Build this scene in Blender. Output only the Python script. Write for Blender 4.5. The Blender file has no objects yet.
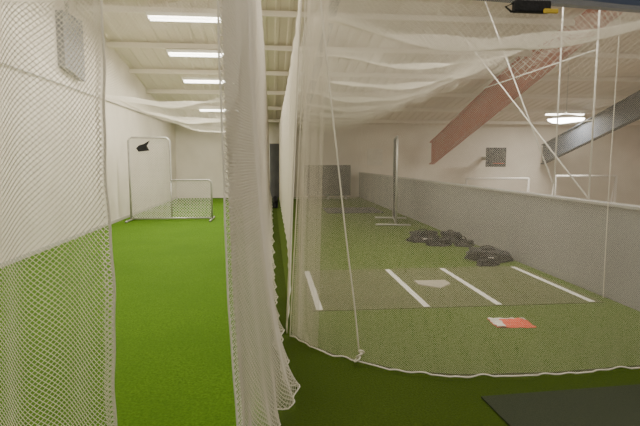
import bpy, math, random
import numpy as np
from mathutils import Vector, noise
random.seed(3); rng=np.random.default_rng(5)
C=bpy.context.scene.collection

# ---------------------------------------------------------------- materials
def mat(name,col,rough=.7,metal=0,scale=None,col2=None,bump=0,bscale=60,emit=None,es=0,stretch=(1,1,1),detail=4):
    m=bpy.data.materials.new(name); m.use_nodes=True
    nt=m.node_tree; b=nt.nodes['Principled BSDF']
    b.inputs['Base Color'].default_value=(*col,1); b.inputs['Roughness'].default_value=rough
    b.inputs['Metallic'].default_value=metal
    tc=nt.nodes.new('ShaderNodeTexCoord'); mp=nt.nodes.new('ShaderNodeMapping')
    mp.inputs['Scale'].default_value=stretch
    nt.links.new(tc.outputs['Object'],mp.inputs['Vector'])
    if col2 is not None:
        n=nt.nodes.new('ShaderNodeTexNoise'); n.inputs['Scale'].default_value=scale or 5; n.inputs['Detail'].default_value=detail
        r=nt.nodes.new('ShaderNodeValToRGB'); r.color_ramp.elements[0].color=(*col,1); r.color_ramp.elements[1].color=(*col2,1)
        r.color_ramp.elements[0].position=.35; r.color_ramp.elements[1].position=.65
        nt.links.new(mp.outputs[0],n.inputs['Vector']); nt.links.new(n.outputs['Fac'],r.inputs['Fac']); nt.links.new(r.outputs[0],b.inputs['Base Color'])
    if bump:
        n=nt.nodes.new('ShaderNodeTexNoise'); n.inputs['Scale'].default_value=bscale
        bp=nt.nodes.new('ShaderNodeBump'); bp.inputs['Strength'].default_value=bump; bp.inputs['Distance'].default_value=.02
        nt.links.new(mp.outputs[0],n.inputs['Vector']); nt.links.new(n.outputs['Fac'],bp.inputs['Height']); nt.links.new(bp.outputs[0],b.inputs['Normal'])
    if emit is not None:
        b.inputs['Emission Color'].default_value=(*emit,1); b.inputs['Emission Strength'].default_value=es
    return m

def turf(name,a,bc,c,bump=.6,sc=70):
    m=bpy.data.materials.new(name); m.use_nodes=True; nt=m.node_tree; b=nt.nodes['Principled BSDF']
    b.inputs['Roughness'].default_value=.9; b.inputs['Specular IOR Level'].default_value=.1
    tc=nt.nodes.new('ShaderNodeTexCoord')
    n1=nt.nodes.new('ShaderNodeTexNoise'); n1.inputs['Scale'].default_value=sc; n1.inputs['Detail'].default_value=6; n1.inputs['Roughness'].default_value=.7
    n2=nt.nodes.new('ShaderNodeTexNoise'); n2.inputs['Scale'].default_value=.9; n2.inputs['Detail'].default_value=4; n2.inputs['Roughness'].default_value=.55
    r=nt.nodes.new('ShaderNodeValToRGB'); r.color_ramp.elements[0].color=(*a,1); r.color_ramp.elements[1].color=(*bc,1)
    r.color_ramp.elements[0].position=.3; r.color_ramp.elements[1].position=.7
    mx=nt.nodes.new('ShaderNodeMix'); mx.data_type='RGBA'; mx.inputs['B'].default_value=(*c,1)
    mr=nt.nodes.new('ShaderNodeMapRange'); mr.inputs['From Min'].default_value=.4; mr.inputs['From Max'].default_value=.7; mr.inputs['To Max'].default_value=.6
    bp=nt.nodes.new('ShaderNodeBump'); bp.inputs['Strength'].default_value=bump; bp.inputs['Distance'].default_value=.02
    L=nt.links.new
    L(tc.outputs['Object'],n1.inputs['Vector']); L(tc.outputs['Object'],n2.inputs['Vector'])
    L(n1.outputs['Fac'],r.inputs['Fac']); L(r.outputs[0],mx.inputs['A']); L(n2.outputs['Fac'],mr.inputs['Value']); L(mr.outputs[0],mx.inputs['Factor'])
    L(mx.outputs['Result'],b.inputs['Base Color']); L(n1.outputs['Fac'],bp.inputs['Height']); L(bp.outputs[0],b.inputs['Normal'])
    return m

M_turf=turf('turf_dark',(.034,.058,.006),(.078,.125,.014),(.05,.082,.009))
M_turfL=turf('turf_bright',(.042,.112,.006),(.135,.275,.014),(.07,.16,.009),.8,60)
M_turfR=turf('turf_right',(.068,.108,.016),(.105,.16,.024),(.085,.13,.020),.15)
M_matbat=turf('turf_bat_mat',(.105,.118,.052),(.140,.155,.070),(.12,.135,.06),.1)
M_wall=mat('wall_white',(.82,.76,.67),.8,scale=1.2,col2=(.74,.68,.59),bump=.1)
M_parapet=mat('parapet_grey',(.25,.247,.24),.8,scale=2,col2=(.27,.267,.258))
M_cap=mat('cap_light',(.40,.39,.37),.6)
M_ceil=mat('roof_sheet',(.78,.71,.61),.6,scale=.6,col2=(.72,.65,.55))
M_purlin=mat('purlin_white',(.80,.74,.64),.6)
M_net=mat('net_cord_white',(.88,.82,.71),.8)
M_netf=mat('net_cord_front',(.72,.67,.57),.8)
M_netd=mat('net_cord_cream',(.70,.63,.52),.8)
M_netg=mat('net_cord_divider',(.72,.67,.58),.8)
M_rope=mat('rope',(.86,.81,.71),.8)
M_red=mat('beam_red',(.50,.11,.075),.6,scale=3,col2=(.45,.10,.065))
M_blue=mat('beam_blue_grey',(.11,.125,.155),.7,scale=3,col2=(.09,.105,.135))
M_navy=mat('header_navy',(.04,.06,.11),.5)
M_steel=mat('galvanised',(.50,.49,.45),.4,.5,scale=8,col2=(.42,.41,.38))
M_whitep=mat('white_paint',(.88,.85,.8),.5)
M_black=mat('black_fabric',(.004,.004,.005),.8,scale=20,col2=(.010,.010,.012),bump=.3,bscale=40)
M_grey=mat('grey_fabric',(.06,.06,.063),.8,scale=9,col2=(.008,.008,.009),bump=.3,bscale=40)
M_line=mat('white_line',(.85,.83,.78),.8,scale=30,col2=(.76,.74,.68))
M_plate=mat('plate_rubber',(.46,.42,.33),.7,scale=9,col2=(.38,.35,.28))
M_rubber=mat('rubber_mat',(.022,.033,.013),.85,scale=120,col2=(.033,.045,.018),bump=.4,bscale=200)
M_or=mat('orange_red',(.80,.09,.025),.6)
M_ye=mat('yellow',(.6,.42,.03),.5)
M_dgrey=mat('dark_panel',(.03,.033,.036),.7,scale=4,col2=(.05,.05,.05))
M_aisle_dark=mat('aisle_dark_grey',(.13,.13,.13),.7,scale=2,col2=(.10,.10,.10))
M_hung=mat('grey_unit',(.20,.20,.215),.5,scale=5,col2=(.17,.17,.18))
M_tube=mat('lamp_tube',(1,1,1),.4,emit=(1,.95,.82),es=9)
M_lamp=mat('lamp_glow',(1,1,1),.4,emit=(1,.97,.90),es=25)
M_hallfloor=mat('hall_floor',(.40,.32,.22),.4,scale=3,col2=(.46,.37,.26))
M_poster=mat('poster_pale',(.78,.75,.68),.7,scale=8,col2=(.68,.65,.58))

# ---------------------------------------------------------------- helpers
def reg(o,parent=None,label=None,cat=None,kind=None,group=None):
    if o.name not in C.objects: C.objects.link(o)
    if parent is not None: o.parent=parent
    if label: o['label']=label
    if cat: o['category']=cat
    if kind: o['kind']=kind
    if group: o['group']=group
    return o
def mesh(name,v,f,m,smooth=False,**k):
    me=bpy.data.meshes.new(name); me.from_pydata([tuple(p) for p in v],[],f); me.validate(); me.update()
    if smooth:
        for p in me.polygons: p.use_smooth=True
    ms=m if isinstance(m,list) else [m]
    for x in ms: me.materials.append(x)
    return reg(bpy.data.objects.new(name,me),**k)
def empty(name,loc=(0,0,0),**k):
    o=bpy.data.objects.new(name,None); o.location=loc; o.empty_display_size=.1
    return reg(o,**k)
BF=[(0,3,2,1),(4,5,6,7),(0,1,5,4),(1,2,6,5),(2,3,7,6),(3,0,4,7)]
def box(name,lo,hi,m,bev=0,**k):
    x0,y0,z0=lo;x1,y1,z1=hi
    o=mesh(name,[(x0,y0,z0),(x1,y0,z0),(x1,y1,z0),(x0,y1,z0),(x0,y0,z1),(x1,y0,z1),(x1,y1,z1),(x0,y1,z1)],BF,m,**k)
    if bev:
        b=o.modifiers.new('b','BEVEL'); b.width=bev; b.segments=3
    return o
def tubegeo(pts,r,n=8,closed=False):
    pts=[Vector(p) for p in pts]; V=[];F=[]; N=len(pts)
    for i,p in enumerate(pts):
        if closed: d=pts[(i+1)%N]-pts[i-1]
        else: d=pts[min(i+1,N-1)]-pts[max(i-1,0)]
        d.normalize(); ref=Vector((0,0,1)) if abs(d.z)<.9 else Vector((1,0,0))
        a=d.cross(ref).normalized(); b=d.cross(a)
        for k in range(n):
            t=2*math.pi*k/n; V.append(p+r*(math.cos(t)*a+math.sin(t)*b))
    for i in range(N if closed else N-1):
        j=(i+1)%N
        for k in range(n):
            F.append((i*n+k,i*n+(k+1)%n,j*n+(k+1)%n,j*n+k))
    if not closed:
        F.append(tuple(range(n))[::-1]); F.append(tuple((N-1)*n+k for k in range(n)))
    return V,F
def tube(name,pts,r,m,n=8,closed=False,**k):
    V,F=tubegeo(pts,r,n,closed); return mesh(name,V,F,m,smooth=True,**k)
def joinb(parts):
    V=[];F=[]
    for v,f in parts:
        o=len(V); V+=list(v); F+=[tuple(i+o for i in q) for q in f]
    return V,F
def resample(poly,n):
    p=np.array(poly,float); d=np.r_[0,np.cumsum(np.linalg.norm(np.diff(p,axis=0),axis=1))]
    t=np.linspace(0,d[-1],n); q=np.stack([np.interp(t,d,p[:,k]) for k in range(3)],1)
    for _ in range(2):
        w=max(1,n//60); 
        if n>6:
            pad=np.pad(q,((w,w),(0,0)),mode='edge'); ker=np.ones(2*w+1)/(2*w+1)
            s=np.stack([np.convolve(pad[:,k],ker,'valid') for k in range(3)],1); s[0]=q[0]; s[-1]=q[-1]; q=s
    return q
def cords(name,P,w,m,**k):
    nu,nv=P.shape[0]-1,P.shape[1]-1
    I,J=np.meshgrid(np.arange(nu),np.arange(nv),indexing='ij'); ev=(I+J)%2==0
    A=np.where(ev[...,None],P[:-1,:-1],P[1:,:-1]).reshape(-1,3); B=np.where(ev[...,None],P[1:,1:],P[:-1,1:]).reshape(-1,3)
    D=B-A; D/=np.maximum(np.linalg.norm(D,axis=1,keepdims=True),1e-9)
    R=np.array([.31,.87,.38]); n1=np.cross(D,R); n1/=np.linalg.norm(n1,axis=1,keepdims=True); n2=np.cross(D,n1)
    off=[w/2*(math.cos(t)*n1+math.sin(t)*n2) for t in (0,2.0944,4.18879)]
    V=np.stack([A+off[0],A+off[1],A+off[2],B+off[0],B+off[1],B+off[2]],1).reshape(-1,3)
    E=len(A); q=np.array([[0,1,4,3],[1,2,5,4],[2,0,3,5]]); F=(np.arange(E)[:,None,None]*6+q[None]).reshape(-1,4)
    me=bpy.data.meshes.new(name); me.vertices.add(len(V)); me.vertices.foreach_set('co',V.ravel().astype(np.float32))
    me.loops.add(F.size); me.loops.foreach_set('vertex_index',F.ravel().astype(np.int32))
    me.polygons.add(len(F)); me.polygons.foreach_set('loop_start',(np.arange(len(F))*4).astype(np.int32))
    me.polygons.foreach_set('loop_total',np.full(len(F),4,np.int32)); me.update(calc_edges=True)
    me.materials.append(m)
    return reg(bpy.data.objects.new(name,me),**k)
def hangnet(name,foot,top,s,w,m,fold=lambda u:(0,1),edges=(True,True,False),er=.007,ff=1.0,wave=0,hem=0,dense=0,dw=None,pw=1,**k):
    """hanging net; dense = length (m) from the first edge where the net is doubled over"""
    f=np.array(foot,float); L=np.linalg.norm(np.diff(f,axis=0),axis=1).sum()*ff
    H=np.mean([np.linalg.norm(np.array(a)-np.array(b)) for a,b in zip((foot[0],foot[-1]),(top[0],top[-1]))])
    h=s/math.sqrt(2); nu=int(L/h); nv=int(H/h)
    Fp=resample(foot,nu+1); Tp=resample(top,nu+1)
    v=np.linspace(0,1,nv+1)[None,:,None]; b=(1-v)**pw
    P=Fp[:,None,:]*b+Tp[:,None,:]*(1-b)
    P[...,2]=(Fp[:,None,2]*(1-v[...,0])+Tp[:,None,2]*v[...,0])
    T=np.gradient(Fp,axis=0); T/=np.maximum(np.linalg.norm(T,axis=1,keepdims=True),1e-9)
    Nn=np.stack([-T[:,1],T[:,0],0*T[:,0]],1)
    uu=np.linspace(0,1,nu+1); dist=np.linspace(0,L,nu+1)
    amp=np.array([fold(u)[0] for u in uu]); lam=np.array([fold(u)[1] for u in uu])
    ph=np.cumsum(np.r_[0,np.diff(dist)]/lam)*2*math.pi
    vv=v[0,:,0]
    disp=amp[:,None]*(np.sin(ph[:,None]+1.3*np.sin(vv[None]*2.5))+.45*np.sin(ph[:,None]*.43+vv[None]*4))
    P=P+Nn[:,None,:]*disp[...,None]
    if wave:
        zz=P[0,:,2]
        wv=wave*(np.sin(zz*5)+.3*np.sin(zz*17+1)+.8*np.sin(zz*2.1+2))
        P+=T[:,None,:]*(wv[None,:]*np.exp(-dist*5)[:,None])[...,None]
    if hem:
        hz=hem*(np.sin(dist*11)+.7*np.sin(dist*27+1)+.5*np.sin(dist*5))
        fade=np.exp(-P[...,2]*6)
        P[...,2]+=np.abs(hz)[:,None]*fade*.6; P+=Nn[:,None,:]*(hz[:,None]*fade)[...,None]
    P[...,2]=np.maximum(P[...,2],.018)
    o=cords(name,P,w,m,**k)
    if dense:
        kk=min(nu+1,max(4,int(dense/L*nu)))
        P2=P[:kk]+Nn[:kk,None,:]*(.010+.4*np.abs(disp[:kk])[...,None]); P2[...,2]=np.maximum(P2[...,2],.018)
        cords('second_layer',P2+np.array([h*.4,h*.4,h*.3]),dw or w,M_net if m is M_netf else m,parent=o)
    if edges[0]: tube('edge_rope',P[::2,0],er,M_rope,6,parent=o)
    if edges[1]: tube('edge_rope',P[0,::2],er,M_rope,6,parent=o)
    if edges[2]: tube('edge_rope',P[-1,::2],er,M_rope,6,parent=o)
    return o

# ---------------------------------------------------------------- structure
XL,XP,YF=-4.05,3.9,21.6
def roofz(y): return 3.2+.163*(21.8-y)
S='structure'
box('floor',(XL-.2,-1,-.2),(XP+.15,YF,0),M_turf,kind=S)
box('floor_hall',(XP+.15,-1,-3.2),(27,YF,-3),M_hallfloor,kind=S)
mesh('wall_left',[(XL-.2,-1,0),(XL,-1,0),(XL,YF,0),(XL-.2,YF,0),(XL-.2,-1,7),(XL,-1,7),(XL,YF,3.3),(XL-.2,YF,3.3)],BF,M_wall,kind=S)
box('wall_back',(XL-.2,YF,-3.2),(27,YF+.2,3.4),M_wall,kind=S)
box('wall_right',(27,-1,-3.2),(27.2,YF+.2,7),M_wall,kind=S)
box('wall_parapet',(XP,1.5,-3),(XP+.14,YF,1.08),M_parapet,kind=S)
box('trim_1',(XP-.02,1.5,1.08),(XP+.16,YF,1.11),M_cap,kind=S)
box('aisle_dark_1',(-.05,YF-.03,0.0),(.90,YF,2.35),M_aisle_dark,kind=S)  # dark grey panel standing in for the dark far end of the aisle
V=[];F=[];n=0
x=XL-.2
while x<27.2:
    for dx,dz in ((0,0),(.17,0),(.2,-.025),(.27,-.025),(.3,0)):
        V.append((x+dx,-1,roofz(-1)+dz)); V.append((x+dx,YF+.2,roofz(YF+.2)+dz))
    x+=.3
for i in range(len(V)//2-1): F.append((2*i,2*i+1,2*i+3,2*i+2))
mesh('ceiling',V,F,M_ceil,kind=S)
ti=2
for y in np.arange(3.6,21,1.9):
    z=roofz(y)-.06
    box('trim_%d'%ti,(XL,y-.04,z-.12),(26.9,y+.04,z-.0),M_purlin,kind=S); ti+=1
def rafter(x,m,lab,zb1,slope,fl,dep,y0):
    def slab(wid,y0,y1,za,zb,ha,hb):
        return ([(x-wid,y0,za),(x+wid,y0,za),(x+wid,y1,zb),(x-wid,y1,zb),(x-wid,y0,za+ha),(x+wid,y0,za+ha),(x+wid,y1,zb+hb),(x-wid,y1,zb+hb)],BF)
    y1=YF-.3
    zb0=zb1+slope*(y1-y0)
    web=slab(.02,y0,y1,zb0,zb1,dep,dep)
    lo=slab(fl,y0,y1,zb0,zb1,.03,.03); u=slab(fl,y0,y1,zb0+dep,zb1+dep,.03,.03)
    V,F=joinb([web,lo,u]); return mesh('roof_beam',V,F,m,label=lab,cat='beam',group='sloping roof beams')
rafter(1.3,M_blue,'blue-grey steel beam sloping up under the roof above the nets',2.90,.158,.08,.16,3.0)
rafter(7.1,M_red,'faded red steel beam sloping up beyond the low wall',1.45,.275,.11,.95,8.0)
rafter(12.3,M_blue,'blue-grey steel beam sloping up across the hall',1.45,.275,.11,.85,8.0)
rafter(17.5,M_red,'faded red steel beam sloping up at the far side of the hall',1.45,.275,.11,.95,8.0)
tube('net_cable',[(XL+.03,-.9,3.1),(XL+.03,8,3.07),(XL+.03,14,3.09),(XL+.03,YF,3.1)],.012,M_steel,label='steel net cable running along the white wall',cat='cable')
box('baseboard_left',(XL,-1,0.0),(XL+.02,YF,.08),mat('base',(.5,.48,.42),.7),kind=S)
# ---------------------------------------------------------------- floor coverings
box('turf_lane',(XL+.03,0,.001),(-.02,YF-.1,.012),M_turfL,label='bright green artificial turf strip of the batting lane',cat='artificial turf')
poly=[(.17,4.45),(.33,4.1),(.50,3.88),(.97,3.52),(1.38,3.40),(2.1,3.37),(2.81,3.42),(3.88,3.46),(3.88,YF-.1),(.17,YF-.1)]
N=len(poly); V=[(a,b,.001) for a,b in poly]+[(a,b,.012) for a,b in poly]
mesh('turf_lane',V,[tuple(range(N))[::-1],tuple(range(N,2*N))]+[(i,(i+1)%N,N+(i+1)%N,N+i) for i in range(N)],M_turfR,label='olive green artificial turf inside the netted cage',cat='artificial turf')
box('batting_mat',(.42,5.04,.012),(3.72,6.98,.018),M_matbat,.002,label="olive grey batter's box mat on the turf",cat='mat')
for i,x in enumerate((.5,1.68,2.5,3.6)):
    box('batters_box_line',(x-.036,5.07,.0181),(x+.036,6.92,.0195),M_line,label="white painted batter's box line on the mat",cat='line',group="batter's box lines")
hp=[(-.215,.2),(.215,.2),(.215,0),(0,-.2),(-.215,0)]
cx,cy=2.08,6.0
V=[(cx+a,cy+b,.0182) for a,b in hp]+[(cx+a*.96,cy+b*.96,.03) for a,b in hp]
mesh('home_plate',V,[(4,3,2,1,0),(5,6,7,8,9)]+[(i,(i+1)%5,5+(i+1)%5,5+i) for i in range(5)],M_plate,label='worn grey-beige rubber home plate between the boxes',cat='home plate')
mo=box('rubber_mat',(0,-2.0,.002),(2.2,0,.014),M_rubber,.004,label='dark green-black rubber floor mat outside the cage net',cat='mat')
mo.location=(1.40,3.05,0); mo.rotation_euler=(0,0,math.radians(3))
box('rubber_mat',(1.7,14.7,.012),(3.45,16.4,.03),M_dgrey,.004,label='dark flat rubber mat on the turf near the cage end',cat='mat')

# ---------------------------------------------------------------- nets
hangnet('cage_net',[(-.85,2.65,.02),(-1.2,2.6,.02),(-2.0,2.7,.02),(-3.9,2.6,.02)],[(-.82,2.65,3.3),(-1.3,2.65,3.3),(-2.2,2.65,3.3),(-3.95,2.65,3.3)],
  .021,.0040,M_net,fold=lambda u:(.05*math.exp(-6*u)+.018,.42),ff=1.1,er=.007,wave=.009,dense=.06,label='white knotted batting cage net hanging at the lane opening',cat='net')
foot=[(-.155,2.25,.02),(-.09,2.45,.02),(.0,2.75,.02),(.14,3.02,.02),(.13,3.3,.02),(.05,4.0,.02),(0,5.5,.02),(-.02,9,.02),(-.03,21,.02)]
top=[(-.225,2.3,3.6),(-.20,2.5,3.6),(-.16,2.8,3.6),(-.12,3.1,3.6),(-.12,3.5,3.6),(-.12,4.2,3.6),(-.11,6,3.6),(-.09,9,3.5),(-.09,21,3.1)]
hangnet('cage_net',foot,top,.021,.0048,M_netg,fold=lambda u:(.002*math.exp(-8*u)+.002,.5 if u<.12 else .8),ff=1.02,er=.005,wave=.006,hem=.042,dense=.9,dw=.0028,pw=3.2,label='white divider net bunched and trailing on the turf between lanes',cat='net')
foot=[(.13,4.4,.02),(.22,6,.02),(.30,9.3,.02),(.34,21,.02)]; top=[(.29,4.3,3.3),(.33,6,3.3),(.35,9.3,3.2),(.36,21,3.1)]
hangnet('cage_net',foot,top,.040,.0046,M_net,fold=lambda u:(.006,.9),dense=.5,dw=.006,label='white side net of the netted cage beside the aisle',cat='net')
foot=[(.15,4.3,.02),(.30,4.05,.02),(.465,3.85,.02),(.95,3.46,.02),(1.36,3.33,.02),(2.1,3.30,.02),(2.81,3.36,.02),(3.72,3.4,.02)]
top=[(.31,4.2,3.3),(.38,4.05,3.2),(.5,3.8,3.0),(.95,3.42,2.80),(1.4,3.37,2.76),(2.1,3.36,2.72),(2.81,3.36,2.68),(3.72,3.36,2.64)]
fn=hangnet('cage_net',foot,top,.0115,.0015,M_netf,fold=lambda u:(.010 if u<.08 else .010*math.exp(-(u-.08)*9)+.003,.30 if u<.08 else .5),ff=1.05,er=.006,hem=.012,dense=.42,dw=.0026,label='white front net of the cage curving along the turf',cat='net')
hangnet('cage_net',[(3.82,5.2,.02),(3.84,9,.02),(3.84,21,.02)],[(3.82,5.2,3.15),(3.84,9,3.1),(3.84,21,3.05)],.035,.0009,M_netd,fold=lambda u:(.008,1.1),edges=(False,True,False),er=.005,label='cream side net hanging in front of the grey low wall',cat='net')
hangnet('cage_net',[(.42,20.8,.02),(3.7,20.8,.02)],[(.42,20.8,3.1),(3.7,20.8,3.05)],.08,.007,M_netd,fold=lambda u:(.02,.9),label='cream net closing the far end of the cage',cat='net')
def roofnet(x0,x1,y0,y1,z0,z1,s,w,name,label,sag=.28,bay=4.0,m=M_netd,bw=.007,bd=.24):
    h=s/math.sqrt(2); nu=int((x1-x0)/h); nv=int((y1-y0)/h)
    X,Y=np.meshgrid(np.linspace(x0,x1,nu+1),np.linspace(y0,y1,nv+1),indexing='ij')
    t=np.clip((Y-y0)/2.5,0,1)
    def zf(X,Y,t): return z0+(z1-z0)*t-sag*np.sin((X-x0)/(x1-x0)*math.pi)*(.35+.65*np.abs(np.sin((Y-y0)/bay*math.pi)))
    Z=zf(X,Y,t)+.02*np.sin(X*5+Y*2)
    o=cords(name,np.stack([X,Y,Z],-1),w,m,label=label,cat='net')
    k=0
    while y0+k*bay<=y1:
        yc=y0+k*bay; hh=.03; a=int((x1-x0)*1.1/hh); b=int(bd/.028)
        XX,VV=np.meshgrid(np.linspace(x0,x1,a+1),np.linspace(0,1,b+1),indexing='ij')
        YY=yc+.05*np.sin(XX*7+VV*3)+.10*(VV-.5); tt=np.clip((YY-y0)/2.5,0,1)
        ZZ=zf(XX,YY*0+yc,tt)-bd*VV*(.3+.7*np.sin((XX-x0)/(x1-x0)*math.pi))-.03*np.sin(XX*11)*VV
        cords('gathered_band',np.stack([XX,YY,ZZ],-1),bw,M_net,parent=o)
        k+=1
    return o
roofnet(.42,3.70,3.55,20.6,2.80,3.2,.032,.0033,'cage_roof_net','cream net sagging over the top of the cage',bay=2.0,sag=.34,m=M_net,bw=.0036,bd=.46)
roofnet(-3.95,-.16,7.5,20.9,4.0,3.15,.045,.0027,'cage_roof_net','thin cream net sagging over the open lane',sag=.5,bay=4.4,m=M_net,bw=.0038,bd=.34)
rp=[(.36,3.82,3.1),(.42,3.79,2.4),(.50,3.76,1.7),(.575,3.73,1.0),(.65,3.70,.4),(.67,3.66,.12)]
r=tube('tie_rope',resample(rp,30),.006,M_rope,label='white tie rope hanging down the front net to the turf',cat='rope')
kn=[]
for i in range(3):
    c=Vector((.66+.015*i,3.66,.05+.03*i)); kn.append(tubegeo([c+Vector((.022*math.cos(t),.02*math.sin(t),.018*math.cos(t+i))) for t in np.linspace(0,2*math.pi,12,endpoint=False)],.007,6,True))
V,F=joinb(kn); mesh('knot',V,F,M_rope,smooth=True,parent=r)
hb=empty('header_bar',(.9,3.42,2.70),label='dark navy steel header bar carrying the front net',cat='bar')
V=[(.42,3.40,2.765),(4.0,3.40,2.62),(4.0,3.46,2.62),(.42,3.46,2.765),(.42,3.40,2.86),(4.0,3.40,2.715),(4.0,3.46,2.715),(.42,3.46,2.86)]
mesh('bar',[(a-.9,b-3.42,c-2.70) for a,b,c in V],BF,M_navy,parent=hb)
def rel(o,p):
    o.parent=p
    for vtx in o.data.vertices: vtx.co-=p.location
sp=empty('strap_clamp',(1.72,3.3,2.62),label='black strap clamp with yellow buckle on the header bar',cat='clamp')
rel(box('clamp_body',(1.64,3.27,2.60),(1.90,3.32,2.68),M_black,.012),sp)
rel(box('buckle',(1.84,3.25,2.59),(1.94,3.27,2.62),M_ye,.006),sp)
rel(tube('strap',[(1.64,3.29,2.66),(1.58,3.28,2.63),(1.62,3.28,2.60),(1.68,3.28,2.61)],.008,M_black,6),sp)

# ---------------------------------------------------------------- protective screens
def flatnet(name,x0,x1,z0,z1,y,s,w,parent,m=M_net):
    h=s/math.sqrt(2); nu=max(2,int((x1-x0)/h)); nv=max(2,int((z1-z0)/h))
    X,Z=np.meshgrid(np.linspace(x0,x1,nu+1),np.linspace(z0,z1,nv+1),indexing='ij')
    Y=y+.04*np.sin((X-x0)/(x1-x0)*math.pi)*np.sin((Z-z0)/(z1-z0)*math.pi)
    return cords(name,np.stack([X,Y,Z],-1),w,m,parent=parent)
M_scr=mat('screen_net_grey',(.70,.67,.60),.8)
ls=empty('pitching_screen',(-2.66,13.4,.012),label='L-shaped galvanised pitching screen with white net on the turf',cat='pitching screen')
w,h1,h2,xm=1.06,2.2,1.08,-.0
fr=[(-w,0,.05),(-w,0,h1-.08),(-w+.08,0,h1),(xm-.08,0,h1),(xm,0,h1-.08),(xm,0,h2),(w-.06,0,h2),(w,0,h2-.06),(w,0,.05)]
parts=[tubegeo(fr,.026,10),tubegeo([(-w,0,.06),(w,0,.06)],.026,10),tubegeo([(xm,0,.06),(xm,0,h2)],.02,10)]
V,F=joinb(parts); mesh('frame',V,F,M_steel,smooth=True,parent=ls)
for x in (-w,w):
    tube('foot',[(x,-.5,.03),(x,-.45,.03),(x,.45,.03),(x,.5,.03)],.026,M_steel,10,parent=ls)
flatnet('screen_net',-w,xm,.06,h1,0,.045,.020,ls,M_scr); flatnet('screen_net',xm,w,.06,h2,0,.05,.013,ls,M_scr)
mesh('patch',[(-.80,-.03,1.83),(-.52,-.03,1.86),(-.58,-.03,1.98),(-.50,-.03,2.13),(-.66,-.03,2.03),(-.78,-.03,2.0),(-.86,-.03,1.92)],[(0,1,2,3,4,5,6)],M_black,parent=ls,label='torn black fabric patch')
rs=empty('pitching_screen',(3.18,12.4,.012),label='galvanised protective screen standing side-on near the low wall',cat='pitching screen')
rs.rotation_euler=(0,0,math.radians(78.5))
w=.75
fr=[(-w,0,.05),(-w,0,2.1),(-w+.08,0,2.18),(w-.08,0,2.18),(w,0,2.1),(w,0,.05)]
V,F=joinb([tubegeo(fr,.026,10),tubegeo([(-w,0,.07),(w,0,.07)],.024,10)]); mesh('frame',V,F,M_steel,smooth=True,parent=rs)
for x in (-w,w): tube('foot',[(x,-.36,.035),(x,0,.035),(x,.5,.035)],.024,M_steel,10,parent=rs)
flatnet('screen_net',-w,w,.07,2.18,0,.06,.012,rs,M_dgrey)

# ---------------------------------------------------------------- bags
def blob(name,c,size,m,rot=0,seed=0,pw=.45,amp=.18,parent=None,**k):
    V=[];F=[];nu,nv=44,26; R=math.radians(rot)
    f=lambda a:math.copysign(abs(a)**pw,a)
    for j in range(nv+1):
        ph=math.pi*j/nv-math.pi/2
        for i in range(nu):
            th=2*math.pi*i/nu
            p=Vector((f(math.cos(ph))*f(math.cos(th)),f(math.cos(ph))*f(math.sin(th)),f(math.sin(ph))))
            d=1+amp*noise.noise(p*1.3+Vector((seed*7.3,seed,0)))*2.6+amp*.5*noise.noise(p*3+Vector((seed,3,seed)))
            p*=d; p=Vector((p.x*size[0]/2,p.y*size[1]/2,p.z*size[2]/2))
            if p.z<-size[2]*.36: p.z=-size[2]*.36
            p=Vector((p.x*math.cos(R)-p.y*math.sin(R),p.x*math.sin(R)+p.y*math.cos(R),p.z))
            V.append(Vector(c)+p+Vector((0,0,size[2]*.36)))
    for j in range(nv):
        for i in range(nu):
            F.append((j*nu+i,j*nu+(i+1)%nu,(j+1)*nu+(i+1)%nu,(j+1)*nu+i))
    return mesh(name,V,F,m,smooth=True,parent=parent,**k)
def bag(x,y,size,rot,seed,m,lab,cat='bag',nm='equipment_bag',patch=True):
    e=empty(nm,(x,y,.013),label=lab,cat=cat,group='equipment bags along the low wall'); 
    blob('body',(0,0,0),size,m,rot,seed,parent=e)
    blob('pocket',(-size[0]*.1,-size[1]*.40,0),(size[0]*.45,size[1]*.3,size[2]*.6),M_grey,rot*.5,seed+4,parent=e)
    R=math.radians(rot); L=size[0]*.22
    for sgn in (-1,1):
        pts=[]
        for t in np.linspace(0,math.pi,10):
            u=-L*math.cos(t); v=sgn*.05-.02; pts.append((u*math.cos(R)-v*math.sin(R),u*math.sin(R)+v*math.cos(R),size[2]*.74+.07*math.sin(t)*(1 if sgn>0 else .5)))
        tube('handle',pts,.011,M_black,6,parent=e)
    pts=[(size[0]*.4,-.05,size[2]*.4),(size[0]*.52,-.2,.06),(size[0]*.35,-size[1]*.75,.015),(0,-size[1]*.85,.015),(-size[0]*.3,-size[1]*.6,.03)]
    tube('strap',resample(pts,16),.014,M_black,6,parent=e)
    if patch:
        a=size[0]*.08
        box('tag',(-size[0]*.05-a,-size[1]*.60,size[2]*.28),(-size[0]*.05+a,-size[1]*.57,size[2]*.38),M_poster,.004,parent=e,label='small pale tag')
    return e
bag(3.00,9.38,(.54,.30,.23),14,1,M_black,'black sports bag slumped on the turf by the low wall')
bag(3.52,9.30,(.34,.30,.21),-20,2,M_black,'black equipment bag leaning among other bags',patch=False)
bag(3.12,8.90,(.44,.20,.14),5,13,M_black,'flattened black bag lying on the turf',patch=False)
bag(3.57,8.80,(.32,.20,.14),-12,21,M_black,'flattened black bag lying next to the low wall',patch=False)
bag(3.46,7.48,(.60,.32,.21),-8,5,M_grey,'dark grey duffel bag with straps by the low wall')
bag(3.26,7.10,(.28,.14,.10),15,17,M_black,'small crumpled black bag beside the grey duffel',patch=False)
bag(.13,16.8,(.17,.32,.42),0,7,M_black,'black backpack standing in the aisle between nets',patch=False)
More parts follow.
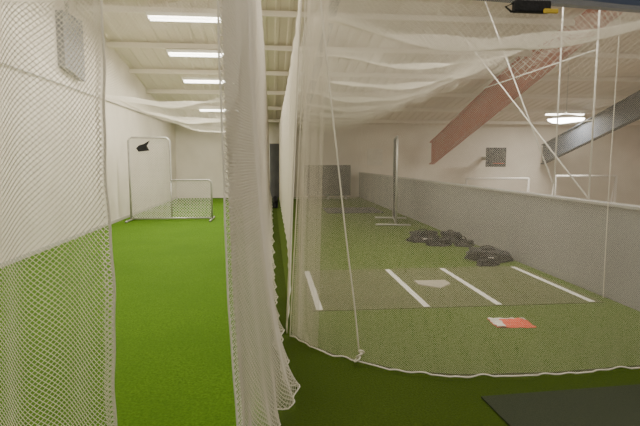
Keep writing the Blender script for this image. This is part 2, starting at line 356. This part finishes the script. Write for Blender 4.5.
# thin crumpled packet
ob=empty('striped_bag',(2.33,4.47,.013),label='crumpled orange-red and white packet lying on the turf',cat='bag'); ob.rotation_euler=(0,0,math.radians(-6))
def sheet(name,x0,x1,y0,y1,base,m,sd=0,sl=0):
    V=[];F=[];n=18
    for j in range(n+1):
        for i in range(n+1):
            x=x0+(x1-x0)*i/n;y=y0+(y1-y0)*j/n
            e=min(1,8*min((x+.2),( .2-x),(y+.14),(.14-y))); e=max(e,0)
            z=base+.035*e+.022*noise.noise(Vector((x*9,y*9,1.5)))*e+.012*noise.noise(Vector((x*26,y*26,3)))
            V.append((x+.02*noise.noise(Vector((y*14,3,1)))+sl*y,y+.015*noise.noise(Vector((x*14,7,1))),max(z,.002)))
    for j in range(n):
        for i in range(n): F.append((j*(n+1)+i,j*(n+1)+i+1,(j+1)*(n+1)+i+1,(j+1)*(n+1)+i))
    o=mesh(name,V,F,m,parent=ob); sm=o.modifiers.new('s','SOLIDIFY'); sm.thickness=.003; return o
sheet('body',-.19,.19,-.135,.13,.004,M_or)
sheet('white_panel',-.185,-.10,-.13,.125,.010,M_poster)
sheet('white_stripe',-.10,.185,.07,.125,.010,M_poster)

# ---------------------------------------------------------------- far-end things
e=empty('dark_backstop',(2.35,20.3,0.012),label='dark padded backstop panel at the far end of the cage',cat='panel')
box('pad',(-1.0,-.04,.15),(.95,.04,1.42),M_dgrey,.02,parent=e)
for x in (-.8,.0,.75): box('leg',(x-.03,-.2,0.0),(x+.03,.12,.16),M_steel,.005,parent=e)
box('wall_panel',(4.25,YF-.03,1.4),(4.95,YF,2.15),M_poster,.008,label='pale rectangular panel on the white end wall',cat='panel')
e=empty('wall_heater',(XL,10.6,3.9),label='plain grey rectangular unit high on the white wall',cat='heater')
mesh('housing',[(0,-.5,-.5),(.14,-.5,-.5),(.14,.5,-.62),(0,.5,-.62),(0,-.5,.55),(.14,-.5,.55),(.14,.5,.62),(0,.5,.62)],BF,M_hung,parent=e)
box('bracket',(0,-.04,.6),(.06,.04,.85),M_steel,.004,parent=e)
e=empty('backboard',(9.6,20.3,1.75),label='dark basketball backboard mounted at the far hall wall',cat='backboard')
box('board',(-.45,-.02,-.4),(.45,.02,.42),M_dgrey,.01,parent=e)
tube('hoop',[(.22*math.cos(t),-.27+.22*math.sin(t),-.25) for t in np.linspace(0,2*math.pi,24,endpoint=False)],.012,M_or,6,True,parent=e)
box('bracket',(-.05,.02,-.1),(.05,1.3,.05),M_steel,parent=e)
e=empty('steel_lattice',(XP+.07,7,1.11),label='white tubular steel lattice rising from the low wall',cat='steel frame')
def lt(nm,pts,r=.011): tube(nm,[(0,y-7,z-1.11) for y,z in pts],r,M_whitep,8,parent=e)
lt('post',[(5.78,1.11),(5.78,3.6)]); lt('post',[(6.55,1.11),(6.55,4.1)])
lt('brace',[(5.8,1.14),(10.3,4.3)]); lt('brace',[(6.6,1.3),(9.2,4.7)],.010); 
lt('rail',[(5.78,2.95),(9.0,2.95)],.009)
for z in (2.1,): lt('rail',[(5.78,z),(6.55,z)],.009)
def goal(x,y,w,h,z0):
    g=empty('handball_goal',(x,y,z0),label='white goal frame standing against the far hall wall',cat='goal',group='white goals in the hall')
    tube('frame',[(-w/2,0,0),(-w/2,0,h-.01),(-w/2+.01,0,h),(w/2-.01,0,h),(w/2,0,h-.01),(w/2,0,0)],.05,M_whitep,8,parent=g)
    tube('stay',[(-w/2,0,h),(-w/2,.8,0)],.025,M_whitep,6,parent=g); tube('stay',[(w/2,0,h),(w/2,.8,0)],.025,M_whitep,6,parent=g)
goal(9.0,18.8,2.6,3.9,-3); goal(12.6,18.6,2.6,4.0,-3)
e=empty('pendant_lamp',(8.25,13.2,2.75),label='glowing round white pendant lamp hanging in the hall',cat='lamp')
n=32
def rev(prof):
    V=[];F=[]
    for r_,z_ in prof:
        for i in range(n): t=2*math.pi*i/n; V.append((max(r_,.002)*math.cos(t),max(r_,.002)*math.sin(t),z_))
    for j in range(len(prof)-1):
        for i in range(n): F.append((j*n+i,j*n+(i+1)%n,(j+1)*n+(i+1)%n,(j+1)*n+i))
    return V,F
V,F=rev([(.0,-.10),(.2,-.095),(.36,-.07),(.45,-.02),(.47,.02)]); mesh('diffuser',V,F,M_lamp,smooth=True,parent=e)
V,F=rev([(.48,.02),(.40,.08),(.15,.14),(.03,.16)]); mesh('lamp_cover',V,F,M_whitep,smooth=True,parent=e)
tube('rod',[(0,0,.15),(0,0,roofz(13.2)-2.8)],.008,M_steel,6,parent=e)

# ---------------------------------------------------------------- fluorescent fixtures, some added only for their light
def fixture(x,y,power,col=(1,.93,.81)):
    z=roofz(y)-.30
    e=empty('fluorescent_light',(x,y,z),label='white twin-tube fluorescent fixture hung across under the roof',cat='ceiling light',group='fluorescent fixtures')
    box('housing',(-.78,-.14,0),(.78,.14,.07),M_whitep,.01,parent=e)
    for dy in (-.08,.08): tube('lamp_tube',[(-.74,dy,-.03),(.74,dy,-.03)],.03,M_tube,8,parent=e)
    l=bpy.data.lights.new('tube_light','AREA'); l.shape='RECTANGLE'; l.size=1.5; l.size_y=.2; l.energy=power; l.color=col
    lo=bpy.data.objects.new('tube_light',l); lo.location=(0,0,-.08); C.objects.link(lo); lo.parent=e
for y,p in ((3.0,60),(5.4,90),(8.9,105),(11.1,110),(13.1,105),(15.2,100),(18.4,85)):
    fixture(-1.8,y,p)
fixture(.3,5.0,35)  # out-of-view fixture added to keep the aisle lit
fixture(3.0,5.8,105); fixture(2.2,1.0,65); fixture(-1.6,.6,55); fixture(3.0,7.6,110)  # out-of-view fixtures, the nearest pair added to brighten the foreground nets
for y in (6,): fixture(9.5,y,270); fixture(17,y,320)
fixture(11.5,18.5,180)  # extra fixture added to brighten the far hall wall

w_=bpy.data.worlds.new('w'); bpy.context.scene.world=w_; w_.use_nodes=True
w_.node_tree.nodes['Background'].inputs[0].default_value=(1,.91,.80,1); w_.node_tree.nodes['Background'].inputs[1].default_value=.40

cd=bpy.data.cameras.new('cam'); cam=bpy.data.objects.new('camera',cd); C.objects.link(cam)
cd.sensor_width=36; cd.lens=36*490/640; cd.clip_start=.05
cam.location=(0,0,1.6); cam.rotation_euler=(math.radians(90-6.06),0,math.radians(-5.68))
bpy.context.scene.camera=cam
